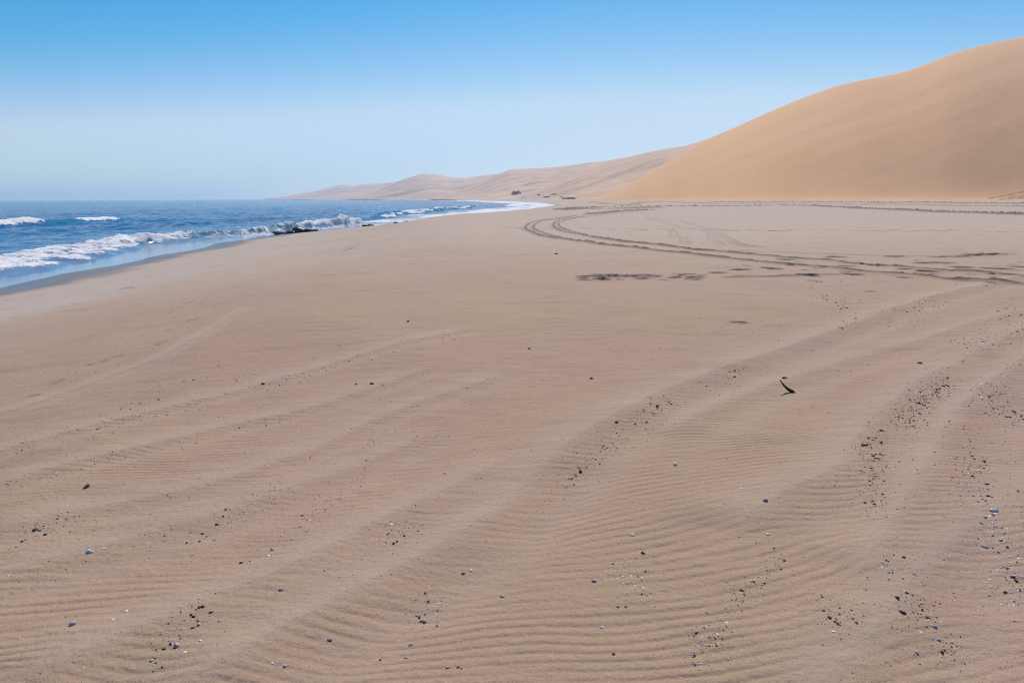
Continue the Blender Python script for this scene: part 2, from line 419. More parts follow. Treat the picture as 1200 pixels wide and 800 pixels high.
M_sand = sand_material()
M_dune = dune_material('dune_sand', (.82, .455, .208), (.84, .48, .228), (.88, .56, .31))  # last colour: mottle and streaks painted as sunlit
M_far = dune_material('far_dune_sand', (.72, .47, .30), (.66, .435, .275), (.42, .27, .20))  # last colour: mottle and upper faces painted as shaded
M_sea = water_material()
M_rock = stone_material('wet_rock', (.012, .012, .014), (.035, .032, .032), .35, .5, 6, .05)
M_peb = {
    'dark': stone_material('dark_pebble', (.045, .036, .030), (.105, .08, .065), .75, .2),
    'brown': stone_material('brown_pebble', (.10, .065, .045), (.17, .115, .08), .8, .2),
    'grey': stone_material('grey_pebble', (.30, .295, .29), (.52, .51, .50), .6, .3),
    'pale': stone_material('pale_shell', (.62, .57, .52), (.80, .77, .73), .5, .4),
    'tan': stone_material('tan_pebble', (.36, .28, .21), (.48, .39, .30), .8, .2)}
M_wood = stone_material('dark_driftwood', (.025, .017, .012), (.11, .075, .052), .75, .3, 45, .003)
M_weed = stone_material('dried_seaweed', (.020, .013, .008), (.060, .040, .024), .8, .2, 14, .01)
M_scrub = stone_material('dark_scrub', (.035, .034, .024), (.07, .062, .04), .9, .1, 2, .1)

# ------------------------------------------------------------------ beach: one sheet to the horizon
T = np.concatenate([-np.geomspace(3.2, .86, 24)[:-1], np.arange(-.86, .8601, .00165), np.geomspace(.86, 3.2, 24)[1:]])
Yr = [np.arange(-3, 1.35, .2)]
def geo(a, b, q): return np.exp(np.arange(math.log(a), math.log(b), math.log(q)))
Yr += [geo(1.4, 12, 1.0022), geo(12, 62, 1.0022), geo(62, 420, 1.006), geo(420, 11000, 1.03)]
Yr = np.concatenate(Yr)
XX = (T[None, :] * (Yr[:, None] + 4)); YY = np.repeat(Yr[:, None], len(T), 1)
X = XX.ravel(); Y = YY.ravel()
Z, wet, damp_shade, firm, calm = terrain(X, Y, True)
beach = kind(grid_mesh('beach', np.stack([X, Y, Z], 1), len(Yr), len(T), M_sand, dict(wet=wet, damp_shade=damp_shade, firm=firm, calm=calm)), 'structure')
del XX, YY, X, Y, Z

# ------------------------------------------------------------------ sea
def near_wave(Yv):
    """the wave breaking along the shore: distance offshore of its crest, height, foam share"""
    cr = np.interp(Yv, [20, 37, 44, 53, 65, 81, 92, 100, 108, 125], [8.0, 7.0, 6.3, 6.5, 5.6, 4.6, 5.2, 5.4, 6.0, 7])
    h = np.interp(Yv, [20, 33, 45, 52, 62, 68, 80, 86, 93, 98, 101, 104], [.42, .5, .55, .85, .75, .6, .65, .8, 1.1, 1.2, .9, 0])
    fo = np.interp(Yv, [20, 55, 64, 68, 74, 80, 84, 90, 112], [1, 1, .95, .55, .46, .5, .8, 1.25, 1.35])
    return cr, h, fo
Yw = np.concatenate([geo(12, 135, 1.0032), geo(135, 420, 1.008), geo(420, 11500, 1.022)])
Dw = np.concatenate([np.arange(-5, 16, .13), geo(16, 130, 1.010), geo(130, 9000, 1.05)])
DD = np.repeat(Dw[None, :], len(Yw), 0).ravel(); YY = np.repeat(Yw[:, None], len(Dw), 1).ravel()
XX = coast(YY) - DD
zw = np.full(DD.shape, SEA); 
open_ = sstep(9, 30, DD)
chop = (.16 * fbm(XX / 2.6, YY / 4.2, 101, 3) + .08 * noise(XX / .8, YY / 1.3, 104) * (DD < 140)) * (1 - sstep(250, 500, DD)) * (1 - sstep(300, 600, YY))
swell = .16 * np.sin(2 * np.pi * (DD / 17 + .25 * noise(YY / 40, DD / 60, 105))) * (.6 + .4 * noise(YY / 22, DD / 18, 106)) * (1 - sstep(150, 400, DD))
zw += open_ * (chop + swell) + .25 * sstep(2., 6, DD) * (1 - open_) * chop
cr, hh, fo = near_wave(YY); hh = hh * (1 + .28 * noise(YY / 3.1, YY * 0, 108) + .18 * noise(YY / 1.1, YY * 0, 109))
wob = .9 * noise(YY / 5, YY * 0, 110) + .35 * noise(YY / 1.6, YY * 0, 111)
q = DD - (cr + wob)
front = np.interp(YY, [30, 50, 66, 90], [.9, .7, .45, .4]); back = np.interp(YY, [30, 50, 70, 90], [3.4, 2.6, 2.2, 2.0])
prof = np.where(q < 0, np.exp(-(q / front) ** 2), np.exp(-(q / back) ** 2))
tong = np.interp(YY, [25, 45, 56, 70], [4.2, 3.0, 1.4, .6])           # foamy water pushed in front of the bore
apron = sstep(-tong - .4, -tong + .6, q + .8 * noise(YY / 2.2, DD / 1.5, 113)) * (q < 0) * (1 - sstep(60, 75, YY))
churn = .5 + .5 * fbm(XX / .55, YY / .75, 115, 3); churn2 = .5 + .5 * noise(XX / .22, YY / .3, 118)
zw += hh * prof * (1 + fo * (.45 * (churn - .5) + .22 * (churn2 - .5)))
zw += apron * (.16 + .22 * (churn - .3) + .08 * churn2) * (1 - prof)
foam = np.maximum(fo * np.where(q < 0, prof ** .5 * .8, np.exp(-(q / (back * .85)) ** 4)), apron * .66) * (hh > .05)
foam = np.where((YY > 62) & (YY < 86) & (q > .3), foam * .55, foam)
face = np.exp(-((q + .15) / .5) ** 2) * sstep(60, 68, YY) * (1 - sstep(99, 104, YY)) * (1 - .75 * fo)
# broken water in front of and behind it
foam = np.maximum(foam, .52 * sstep(62, 70, YY) * (1 - sstep(9.5, 12, DD)) * sstep(.2, .9, DD))
foam = np.maximum(foam, sstep(96, 118, YY) * (1 - sstep(8, 15 + 12 * sstep(120, 260, YY), DD + 3 * noise(YY / 14, DD / 5, 120))) * (.80 + .5 * fbm(YY / 11, DD / 2.2, 121, 3)) * sstep(.0, .6, DD))
foam = np.maximum(foam, sstep(250, 360, YY) * (1 - sstep(16, 30 + 36 * sstep(380, 560, YY), DD + 6 * noise(YY / 40, DD / 9, 123))) * (.85 + .6 * fbm(YY / 70, DD / 7, 124, 3)))  # far surf; sun glare on it is painted in as extra foam
foam = np.maximum(foam, .30 * sstep(.1, .35, fbm(YY / 9, DD / 2.6, 125, 3)) * sstep(11, 16, DD) * (1 - sstep(26, 40, DD)))
# small surf lines further out on the right; their white also paints sun glints
for (dc, y0, y1, h0) in [(13, 118, 150, .5), (17, 140, 185, .55), (21, 150, 215, .5), (26, 190, 260, .6), (34, 230, 330, .6)]:
    e = sstep(y0, y0 + 8, YY) * (1 - sstep(y1 - 8, y1, YY)); q2 = DD - dc - 1.4 * noise(YY / 9, YY * 0, int(dc))
    p2 = np.where(q2 < 0, np.exp(-(q2 / .7) ** 2), np.exp(-(q2 / 2) ** 2)) * e
    zw += h0 * p2 * (.7 + .6 * churn); foam = np.maximum(foam, p2 ** .7 * (.35 + .75 * sstep(-.2, .35, fbm(YY / 6, DD / 4, int(dc) + 130, 2))))
# two breakers offshore on the left
for (xc, y0, y1, h0) in [(-70, 70, 106.5, .95), (-71.5, 108.5, 127, .8)]:
    e = sstep(y0, y0 + 6, YY) * (1 - sstep(y1 - 4.5, y1, YY)); q2 = -(XX - xc) - .9 * noise(YY / 7, YY * 0, int(y0))
    hv = h0 * e * (.75 + .25 * sstep(y0, y1, YY))
    p2 = np.where(q2 < 0, np.exp(-(q2 / .8) ** 2), np.exp(-(q2 / 2.8) ** 2))
    zw += hv * p2 * (1 + .35 * (churn - .5)); foam = np.maximum(foam, e * p2 ** .55 * np.where(q2 < .9, 1, .75))
    face = np.maximum(face, .8 * np.exp(-((q2 + .2) / .8) ** 2) * sstep(y0 - 12, y0, YY) * (1 - sstep(y1, y1 + 12, YY)) * (1 - e))
    zw += .35 * p2 * sstep(y0 - 14, y0, YY) * (1 - sstep(y1, y1 + 14, YY)) * (1 - e)
shallow = (1 - sstep(4, 8, DD)) * (1 - sstep(90, 130, YY))
shallow = np.maximum(shallow, .25 * (1 - sstep(7, 30, DD)))
zw = np.where(DD < 0, SEA + .0 * DD, zw)
sea = kind(grid_mesh('sea', np.stack([XX, YY, zw], 1), len(Yw), len(Dw), M_sea, dict(foam=foam, shallow=shallow, face=face)), 'structure')
# winding: rows run away, columns run to the left, so flip to face up
sea.data.flip_normals()
del DD, YY, XX, zw

# ------------------------------------------------------------------ dunes
def dune(name, crest, base, mat, lift=None, nc=420, nf=130, back_drop=.55, seed=0, fold=1.5, foldw=26, power=1.25, track=None):
    """crest: photo trace with depth -> silhouette points in the world; base: (photo x, depth, z) of the foot; the back falls away behind"""
    crest = np.array(crest, float); base = np.array(base, float)
    px = np.linspace(crest[0, 0], crest[-1, 0], nc)
    cy = np.interp(px, crest[:, 0], crest[:, 1]); cd = np.interp(px, crest[:, 0], crest[:, 2])
    k = np.hanning(max(5, nc // 60 * 2 + 1)); k /= k.sum(); pad = len(k) // 2
    sm = lambda v: np.convolve(np.pad(v, pad, 'reflect', reflect_type='odd'), k, 'valid')
    cy = sm(cy); cd = sm(cd)
    C = np.array([at_depth(a, b, d) for a, b, d in zip(px, cy, cd)])
    bd = sm(np.interp(px, base[:, 0], base[:, 1])); bd = bd * (1 + .007 * fbm(px / 150, px * 0, seed + 20, 2)); bz = np.interp(px, base[:, 0], base[:, 2])
    B = np.array([at_depth(a, 232, d) for a, d in zip(px, bd)]); B[:, 2] = bz
    v = np.linspace(0, 1, nf) ** 1.25
    Hh = C[:, 2] - B[:, 2]
    g = np.where(v < .12, 3.6 * v * v + .05 * v, 0)
    # foot eases out of the flat, long slip face, soft brow
    g = 1 - (1 - v) ** power
    g = g * (v * 8) / np.sqrt(1 + (v * 8) ** 2) * math.sqrt(1 + 1 / 64.)
    P = B[None] * (1 - v[:, None, None]) + C[None] * v[:, None, None]
    P[:, :, 2] = B[None, :, 2] + Hh[None] * g[:, None]
    U = np.repeat(px[None], nf, 0); V = np.repeat(v[:, None], nc, 1)
    run = np.hypot(C[:, 0] - B[:, 0], C[:, 1] - B[:, 1])[None]
    # long folds that slant down the face from the brow
    wv = V * 1.0 - (U - crest[0, 0]) / (crest[-1, 0] - crest[0, 0]) * 1.15
    amp = fold * np.clip(Hh[None] / 60, .15, 1) * np.sin(np.pi * np.clip(V, 0, 1)) ** .8
    f = fbm(wv * 120 / foldw * 3 + .12 * noise(U / 130, V * 1.5, seed), V * 1.3 + U / 500, seed + 1, 3)
    P[:, :, 2] += amp * (1.4 * f + .5 * fbm(U / 30, V * 7, seed + 5, 3))
    damp_shade = np.zeros(U.shape); streak_shading = .6 * sstep(.1, .5, fbm(wv * 26, V * 2, seed + 9, 3)) * sstep(.25, .5, V)  # upper-face streaks of light and shade, carried as colour
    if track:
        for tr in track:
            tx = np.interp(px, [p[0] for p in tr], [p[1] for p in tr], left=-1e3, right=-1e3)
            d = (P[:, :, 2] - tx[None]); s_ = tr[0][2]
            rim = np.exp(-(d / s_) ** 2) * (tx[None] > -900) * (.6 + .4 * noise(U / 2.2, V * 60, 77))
            damp_shade = np.maximum(damp_shade, rim)
    # back slope
    nb = 26; w = np.linspace(0, 1, nb)[1:]
    away = np.array([0, 1.]); 
    back = np.repeat(C[None], nb - 1, 0).copy()
    back[:, :, 1] += w[:, None] * run * 1.6 + 0
    back[:, :, 0] += w[:, None] * run * .25
    back[:, :, 2] = C[None, :, 2] - (Hh[None] * .95 + 1.5) * (w[:, None] ** 1.5) * 1.0
    A = np.concatenate([P, back], 0)
    pad0 = np.zeros((nb - 1, nc))
    o = grid_mesh(name, A.reshape(-1, 3), nf + nb - 1, nc, mat, dict(damp_shade=np.concatenate([damp_shade, pad0]), streak_shading=np.concatenate([streak_shading, pad0])))
    return kind(o, 'structure')

big = dune('dune',
     [(690, 233.5, 650), (705, 230.5, 640), (730, 219, 610), (760, 202.5, 580), (800, 179, 552), (820, 167, 542), (860, 150, 530), (900, 132, 520), (940, 115, 512), (980, 101, 506), (1010, 94, 500), (1050, 87, 496),
      (1085, 76, 492), (1110, 65, 488), (1140, 56, 485), (1170, 49, 482), (1200, 43, 480), (1260, 30, 476), (1350, 26, 470), (1500, 30, 470), (1700, 50, 470)],
     [(690, 640, -.6), (705, 600, -.6), (730, 520, -.6), (760, 440, -.6), (800, 375, -.6), (850, 335, -.6), (900, 318, -.6), (1000, 304, -.6), (1100, 296, -.6), (1200, 288, -.6), (1400, 276, -.6), (1700, 262, -.6)],
     M_dune, nc=1150, nf=330, seed=200, fold=.45, foldw=70, power=1.22,
     track=[[(1158, .6, .28), (1175, 1.5, .28), (1200, 3.3, .28), (1260, 6, .28)], [(1172, .2, .28), (1200, .9, .28), (1260, 2.5, .28)], [(1180, .9, .2), (1200, 1.7, .2), (1260, 4, .2)]])

dune('far_dune',
     [(610, 231.5, 1150), (640, 218, 1180), (665, 206, 1200), (690, 197, 1200), (715, 189, 1190), (740, 183, 1180), (762, 178, 1170), (785, 173.5, 1160), (805, 170.5, 1150), (830, 163, 1140), (870, 160, 1100), (950, 150, 1080)],
     [(610, 1130, -.3), (640, 960, 0), (680, 820, 0), (720, 780, 0), (800, 740, 0), (950, 720, 0)], M_far, nc=500, nf=150, seed=240, fold=5, foldw=40, power=1.1)
dune('far_dune',
     [(500, 232, 1750), (530, 226, 1780), (560, 215, 1800), (580, 206, 1800), (596, 199, 1800), (620, 197.5, 1790), (650, 196, 1780), (675, 193, 1760), (690, 190.5, 1750), (705, 189.5, 1750), (760, 180, 1700), (830, 176, 1700)],
     [(500, 1720, -.3), (530, 1500, 0), (580, 1350, 0), (650, 1300, 0), (830, 1250, 0)], M_far, nc=420, nf=130, seed=260, fold=6.5, foldw=34, power=1.05)
dune('far_dune',
     [(400, 232.5, 2600), (430, 227, 2650), (455, 217, 2700), (475, 209.5, 2700), (490, 205, 2700), (500, 203.5, 2700), (512, 204.5, 2700), (528, 208, 2700), (545, 208.5, 2650), (565, 206, 2600), (590, 203, 2550), (680, 198, 2500)],
     [(400, 2560, -.3), (430, 2350, 0), (500, 2150, 0), (600, 2000, 0), (680, 1950, 0)], M_far, nc=360, nf=110, seed=280, fold=8, foldw=30, power=1.05)
dune('far_dune',
     [(310, 232.8, 3900), (330, 230.6, 3950), (350, 227.5, 4000), (372, 223.5, 4000), (390, 218.5, 4000), (402, 216.3, 4000), (415, 217.8, 4000), (430, 215.6, 4000), (450, 214.5, 4000), (480, 211, 3900), (530, 209, 3800), (600, 207, 3700)],
     [(310, 3860, -.3), (350, 3500, 0), (420, 3300, 0), (600, 3200, 0)], M_far, nc=260, nf=80, seed=300, fold=8, foldw=30, power=1.05)

# ------------------------------------------------------------------ stones
def stone_mesh(name, mat, seed, flat=.6, rough=.22, sub=2, cuts=3):
    r_ = np.random.default_rng(seed)
    bm = bmesh.new(); bmesh.ops.create_icosphere(bm, subdivisions=sub, radius=1)
    offs = r_.normal(size=(7, 3)); am = r_.normal(size=7) * rough
    planes = [(v / np.linalg.norm(v), r_.uniform(.62, .85)) for v in r_.normal(size=(cuts, 3))]
    st = np.array([1.0, r_.uniform(.6, .95), flat * r_.uniform(.8, 1.2)])
    for v in bm.verts:
        p = np.array(v.co); s = 1 + sum(a * math.sin(1.7 * float(p @ o) + k) for k, (o, a) in enumerate(zip(offs, am))) * .5
        p = p * s
        for n, d in planes:
            e = float(p @ n) - d
            if e > 0: p = p - n * e * .92
        v.co = Vector(p * st)
    for f in bm.faces: f.smooth = True
    me = bpy.data.meshes.new(name); bm.to_mesh(me); bm.free(); me.materials.append(mat)
    return me

def shell_mesh(name, mat, seed):
    """a broken, dished shell fragment"""
    r_ = random.Random(seed); bm = bmesh.new(); n = 11; rings = []
    rad = [1 + r_.uniform(-.3, .25) for _ in range(n)]
    for k, (rr_, zz) in enumerate([(.0, .34), (.4, .30), (.75, .17), (1., 0)]):
        if rr_ == 0: rings.append([bm.verts.new((0, 0, zz))]); continue
        rings.append([bm.verts.new((rr_ * rad[i] * math.cos(i * 2 * math.pi / n), .75 * rr_ * rad[i] * math.sin(i * 2 * math.pi / n), zz)) for i in range(n)])
    low = [[bm.verts.new((v.co.x * .92, v.co.y * .92, v.co.z - .10)) for v in ring] for ring in rings]
    def cap(rg, inv):
        for k in range(len(rg) - 1):
            a, b = rg[k], rg[k + 1]
            for i in range(n):
                j = (i + 1) % n
                vs = [a[0], b[i], b[j]] if len(a) == 1 else [a[i], b[i], b[j], a[j]]
                bm.faces.new(vs[::-1] if inv else vs).smooth = True
    cap(rings, False); cap(low, True)
    for i in range(n):
        j = (i + 1) % n; bm.faces.new([rings[-1][i], low[-1][i], low[-1][j], rings[-1][j]])
    me = bpy.data.meshes.new(name); bm.to_mesh(me); bm.free(); me.materials.append(mat)
    return me

MESH = {k: [stone_mesh('pebble', M_peb[k], 400 + 17 * i + len(k) * 101, flat=.62 if k != 'pale' else .4) for i in range(5)] for k in ('dark', 'brown', 'grey', 'tan')}
MESH['pale'] = [shell_mesh('shell', M_peb['pale'], 40 + i) for i in range(5)]
prand = random.Random(21)
def set_down(name, me, x, y, size, sink=.25, tilt=.25):
    o = bpy.data.objects.new(name, me); COL.objects.link(o)
    o.scale = (size, size * prand.uniform(.8, 1.1), size * prand.uniform(.8, 1.1))
    o.rotation_euler = (prand.uniform(-tilt, tilt), prand.uniform(-tilt, tilt), prand.uniform(0, 6.28))
    hz = max(abs(v.co.z) for v in me.vertices) * o.scale[2]
    o.location = (x, y, 0); o['h'] = hz * (1 - 2 * sink) if name != 'shell' else size * .04
    return o

# large single stones measured from the photograph: (px, py, kind, width in photo px, label)
SINGLE = [
    (497, 733, 'grey', 9, 'largest blue-grey pebble, on bare sand at the front of the middle ridge'),
    (552, 676, 'grey', 7, 'blue-grey pebble beside a small dark one, above the largest pebble'),
    (543, 680, 'dark', 5, 'small dark pebble touching the left of a blue-grey pebble above the largest one'),
    (589, 708, 'grey', 7, 'lone pale grey pebble on bare sand to the right of the largest pebble'),
    (482, 763, 'grey', 7, 'grey pebble with a white top, in front of the largest pebble'),
    (476, 780, 'grey', 6, 'flat grey pebble second in line in front of the largest pebble'),
    (446, 781, 'dark', 5, 'lone dark pebble near the bottom edge, left of the flat grey pebble'),
    (525, 793, 'grey', 6, 'blue-grey pebble at the bottom edge left of a dark pair'),
    (537, 793, 'dark', 5, 'left dark pebble of the pair at the bottom edge below the largest pebble'),
    (541, 795, 'dark', 4, 'right dark pebble of the pair at the bottom edge below the largest pebble'),
    (209, 770, 'grey', 9, 'big dark grey pebble with a pale top, lowest of the bottom left cluster'),
    (219, 779, 'pale', 6, 'white shell just below the big grey pebble of the bottom left cluster'),
    (237, 766, 'pale', 6, 'white shell right of the bottom left pebble cluster'),
    (240, 727, 'dark', 6, 'top right dark pebble of the bottom left cluster'),
    (226, 736, 'dark', 6, 'dark pebble on the left side of the bottom left cluster, below its ridge'),
    (234, 743, 'grey', 6, 'grey pebble in the middle of the bottom left cluster'),
    (88, 742, 'grey', 9, 'blue-grey pebble standing alone left of the bottom left cluster'),
    (134, 740, 'pale', 5, 'pale shell with a dark lower side between the lone blue-grey pebble and the left cluster'),
    (150, 729, 'pale', 6, 'pale grey shell on the sand above the bottom left cluster'),
    (331, 707, 'grey', 7, 'grey pebble alone on smooth sand halfway between the left and middle ridges'),
    (387, 760, 'grey', 8, 'round grey pebble alone in front of the left ridge end'),
    (335, 792, 'grey', 7, 'grey pebble with a white cap at the bottom edge left of the middle'),
    (320, 791, 'pale', 5, 'small white shell at the bottom edge beside a capped grey pebble'),
    (459, 625, 'pale', 6, 'bright white shell above the middle ridge, left of centre'),
    (522, 562, 'grey', 5, 'blue-grey pebble on rippled sand left of the long middle ridge'),
    (791, 551, 'grey', 8, 'blue-grey flat pebble on ripples to the right of the middle ridge'),
    (741, 635, 'grey', 8, 'dark blue pebble in the open ripples right of centre'),
    (753, 658, 'dark', 7, 'flat dark pebble below the dark blue pebble right of centre'),
    (696, 691, 'grey', 8, 'flat grey sliver of stone left of the white shell scatter'),
    (724, 722, 'dark', 5, 'left dark pebble of a level pair below the white shell scatter'),
    (733, 722, 'dark', 5, 'right dark pebble of a level pair below the white shell scatter'),
    (706, 746, 'grey', 7, 'grey pebble below the level dark pair'),
    (719, 777, 'brown', 7, 'brown pebble on a ripple near the bottom edge right of centre'),
    (896, 601, 'grey', 8, 'blue-grey pebble on open ripples below two shells, right of centre'),
    (899, 637, 'pale', 9, 'flat pale shell in front of the blue-grey pebble on open ripples'),
    (868, 586, 'pale', 6, 'left shell of two lying side by side on open ripples'),
    (884, 586, 'pale', 5, 'right shell of two lying side by side on open ripples'),
    (918, 669, 'dark', 5, 'dark pebble at the upper right end of the slanting pebble line'),
    (868, 703, 'dark', 6, 'dark pebble at the lower end of the slanting pebble line'),
    (1057, 668, 'dark', 5, 'lone dark pebble on smooth sand right of the right-hand ridge foot'),
    (1056, 731, 'dark', 9, 'large dark blue pebble low on the right, above the trailing pebbles'),
    (1049, 715, 'dark', 6, 'left end dark pebble of a short row low on the right'),
    (1093, 745, 'grey', 8, 'grey pebble with a pale top right of the large dark blue pebble'),
    (1098, 760, 'grey', 7, 'grey pebble in the trailing line below the pale-topped one, low right'),
    (1102, 775, 'dark', 5, 'dark pebble lower in the trailing line, low right'),
    (1072, 777, 'grey', 7, 'grey pebble by itself near the bottom edge, low right'),
    (970, 739, 'dark', 6, 'dark pebble in the loose group left of the large dark blue pebble'),
    (980, 747, 'dark', 6, 'dark pebble just right of another in the loose group, low right'),
    (975, 756, 'pale', 6, 'white shell in the loose group left of the large dark blue pebble'),
    (1185, 683, 'dark', 6, 'black round pebble near the right edge beside a pale straw'),
    (1177, 700, 'brown', 6, 'brown pebble below the black one near the right edge'),
    (1161, 611, 'grey', 9, 'flat bluish pebble near the right edge among shells'),
    (1153, 649, 'grey', 9, 'flat grey pebble in the shell cluster near the right edge'),
    (308, 450, 'dark', 6, 'black round pebble alone on the distant left sand'),
    (102, 574, 'dark', 8, 'dark wedge-shaped pebble by itself on the left sand'),
    (436, 454, 'dark', 5, 'right dark pebble of two on smooth sand left of centre'),
    (418, 454, 'dark', 4, 'left dark pebble of two on smooth sand left of centre'),
    (693, 447, 'dark', 7, 'long dark pebble on smooth sand in the middle distance'),
    (1077, 431, 'dark', 6, 'black round pebble on the sand right of the driftwood stick'),
    (652, 298, 'dark', 5, 'small dark stone alone on the sand below the tyre track bend'),
    (620, 409, 'dark', 5, 'dark pebble alone on smooth sand above the centre'),
    (478, 380, 'dark', 4, 'small dark pebble far off on smooth sand left of centre'),
    (770, 484, 'dark', 5, 'dark pebble at the upper end of the middle ridge pebbles'),
    (722, 504, 'dark', 6, 'round dark pebble on the crest side of the middle ridge'),
    (680, 558, 'dark', 7, 'round dark pebble lower down the middle ridge, above a pale pair'),
    (265, 603, 'dark', 5, 'dark brown pebble on the rippled sand left of centre'),
    (255, 619, 'dark', 5, 'round black pebble between two shells, left of centre'),
    (284, 671, 'dark', 6, 'dark pebble at the left of a small shell-topped pair, left of centre'),
    (315, 664, 'pale', 7, 'pale shell at the right of a small pair, left of centre'),
    (106, 653, 'grey', 7, 'flat grey pebble on the left sand beside a pale shell'),
    (122, 649, 'pale', 6, 'pale shell beside a flat grey pebble on the left sand'),
    (42, 626, 'dark', 6, 'dark pebble at the top right of the group near the left edge'),
]
LOOK = {'dark': 'small dark pebble', 'brown': 'small brown pebble', 'grey': 'small blue-grey pebble', 'pale': 'small white shell fragment', 'tan': 'small tan pebble'}
# bands of small stones: (trace of the band, spread px, count, weights dark/brown/grey/pale/tan, size px, where)
BANDS = [
    ([(1110, 455), (1085, 472), (1070, 490), (1050, 505)], 8, 62, (70, 12, 8, 8, 2), 3.4, 'in the dense patch high on the right-hand ridge'),
    ([(1025, 518), (1022, 545), (1022, 575), (1025, 615)], 10, 60, (66, 14, 8, 10, 2), 3.6, 'in the column going down the right-hand ridge'),
    ([(785, 480), (745, 505), (705, 535), (680, 560), (655, 585)], 9, 48, (55, 25, 2, 6, 12), 3.6, 'along the slope of the long middle ridge'),
    ([(1035, 665), (1045, 690), (1060, 712), (1095, 750), (1115, 790)], 9, 30, (45, 10, 25, 15, 5), 4.4, 'in the trail running down to the lower right'),
    ([(910, 665), (895, 690), (865, 710), (855, 735)], 8, 22, (40, 15, 25, 12, 8), 4.2, 'in the slanting line right of centre'),
    ([(850, 745), (830, 762), (810, 780), (800, 785)], 12, 34, (25, 8, 25, 35, 7), 4.6, 'in the shelly heap at the bottom right of centre'),
    ([(720, 685), (740, 692), (752, 705)], 13, 26, (8, 4, 12, 70, 6), 4.0, 'in the white scatter right of the largest pebble'),
    ([(965, 720), (980, 740), (1000, 745)], 14, 16, (55, 15, 10, 15, 5), 4.2, 'in the loose group left of the dark blue pebble'),
    ([(240, 726), (220, 745), (210, 765), (180, 785)], 11, 18, (40, 10, 20, 20, 10), 4.6, 'in the bottom left cluster under the left ridge'),
    ([(500, 705), (505, 720), (490, 740)], 10, 16, (35, 20, 15, 15, 15), 4.4, 'in the cluster around the largest pebble'),
    ([(440, 640), (455, 645), (485, 630)], 10, 12, (35, 25, 10, 15, 15), 4.0, 'in the knot below the bright white shell'),
    ([(1160, 600), (1165, 635), (1185, 670), (1196, 720)], 14, 46, (20, 10, 22, 44, 4), 4.4, 'in the shelly strip along the right edge'),
    ([(1150, 465), (1170, 480), (1195, 495)], 9, 26, (72, 14, 4, 8, 2), 3.2, 'in the patch high up near the right edge'),
    ([(1135, 535), (1140, 560), (1145, 600)], 12, 26, (50, 16, 14, 16, 4), 3.6, 'beyond the smooth rut on the right'),
    ([(400, 585), (375, 600), (345, 630), (300, 670)], 9, 20, (40, 20, 10, 20, 10), 3.8, 'strung along the left ridge'),
    ([(330, 575), (290, 605), (240, 630), (190, 650)], 9, 18, (40, 25, 5, 20, 10), 3.6, 'on the rippled sand left of the left ridge'),
    ([(450, 485), (440, 510), (430, 540), (415, 575)], 7, 14, (55, 25, 4, 6, 10), 3.2, 'in a string on the ripples left of centre'),
    ([(90, 610), (40, 630), (20, 640)], 9, 12, (45, 20, 10, 20, 5), 3.8, 'in the group near the left edge'),
    ([(870, 440), (850, 448), (830, 458)], 6, 12, (60, 20, 0, 10, 10), 3.0, 'left of the driftwood stick'),
    ([(960, 345), (985, 360), (990, 375), (980, 385)], 9, 22, (80, 15, 0, 0, 5), 2.4, 'on the far flat below the tyre tracks'),
    ([(1100, 360), (1060, 375), (1045, 382)], 11, 22, (80, 15, 0, 0, 5), 2.4, 'in the drift below the far tyre tracks'),
    ([(1180, 360), (1190, 390), (1185, 410)], 12, 22, (80, 12, 0, 5, 3), 2.6, 'high on the right edge below the tyre tracks'),
    ([(1135, 405), (1130, 412), (1160, 398)], 8, 14, (80, 12, 0, 5, 3), 2.8, 'beyond the right-hand ridge'),
    ([(100, 500), (150, 480), (190, 470), (90, 530)], 8, 12, (50, 25, 5, 15, 5), 3.0, 'on the far left sand'),
    ([(290, 435), (330, 440), (150, 450)], 8, 8, (55, 25, 0, 15, 5), 2.8, 'around the lone black pebble on the left'),
]
entries = []        # (name, mesh, x, y, size, label, category, group)
for px, py, k, w, lab in SINGLE:
    x, y = place(px, py + w * .25, .0)
    entries.append((k, x, y, w * .5 * math.hypot(x, y) / 800 * .92, lab, None))
grit = []
for P, sp, n, wts, sz, where in BANDS:
    P = np.array(P, float); seg = np.hypot(*np.diff(P, axis=0).T); cum = np.concatenate([[0], np.cumsum(seg)])
    for _ in range(n):
        t = prand.uniform(0, cum[-1]); px = np.interp(t, cum, P[:, 0]) + prand.gauss(0, sp * .75); py = np.interp(t, cum, P[:, 1]) + prand.gauss(0, sp * .6)
        if px > 1199 or px < 1 or py > 798: continue
        k = prand.choices(['dark', 'brown', 'grey', 'pale', 'tan'], wts)[0]
        x, y = place(px, py)
        w = sz * (.46 + .68 * prand.random() ** 1.7)
        entries.append((k, x, y, w * .5 * math.hypot(x, y) / 800, LOOK[k] + ' ' + where, LOOK[k] + 's ' + where))
    for _ in range(n * 6):
        t = prand.uniform(0, cum[-1]); px = np.interp(t, cum, P[:, 0]) + prand.gauss(0, sp * 1.4); py = np.interp(t, cum, P[:, 1]) + prand.gauss(0, sp * 1.2)
        k = prand.choices(['dark', 'brown', 'grey', 'pale', 'tan'], wts)[0]; x, y = place(px, py)
        grit.append((k, x, y, sz * prand.uniform(.2, .55) * .5 * math.hypot(x, y) / 800))
for _ in range(6500):
    px = prand.uniform(-100, 1300); py = 360 + 480 * prand.random() ** .8
    x, y = place(px, py); k = prand.choices(['dark', 'brown', 'grey', 'pale', 'tan'], (26, 14, 8, 40, 12))[0]
    grit.append((k, x, y, prand.uniform(.55, 1.5) * .5 * math.hypot(x, y) / 800))
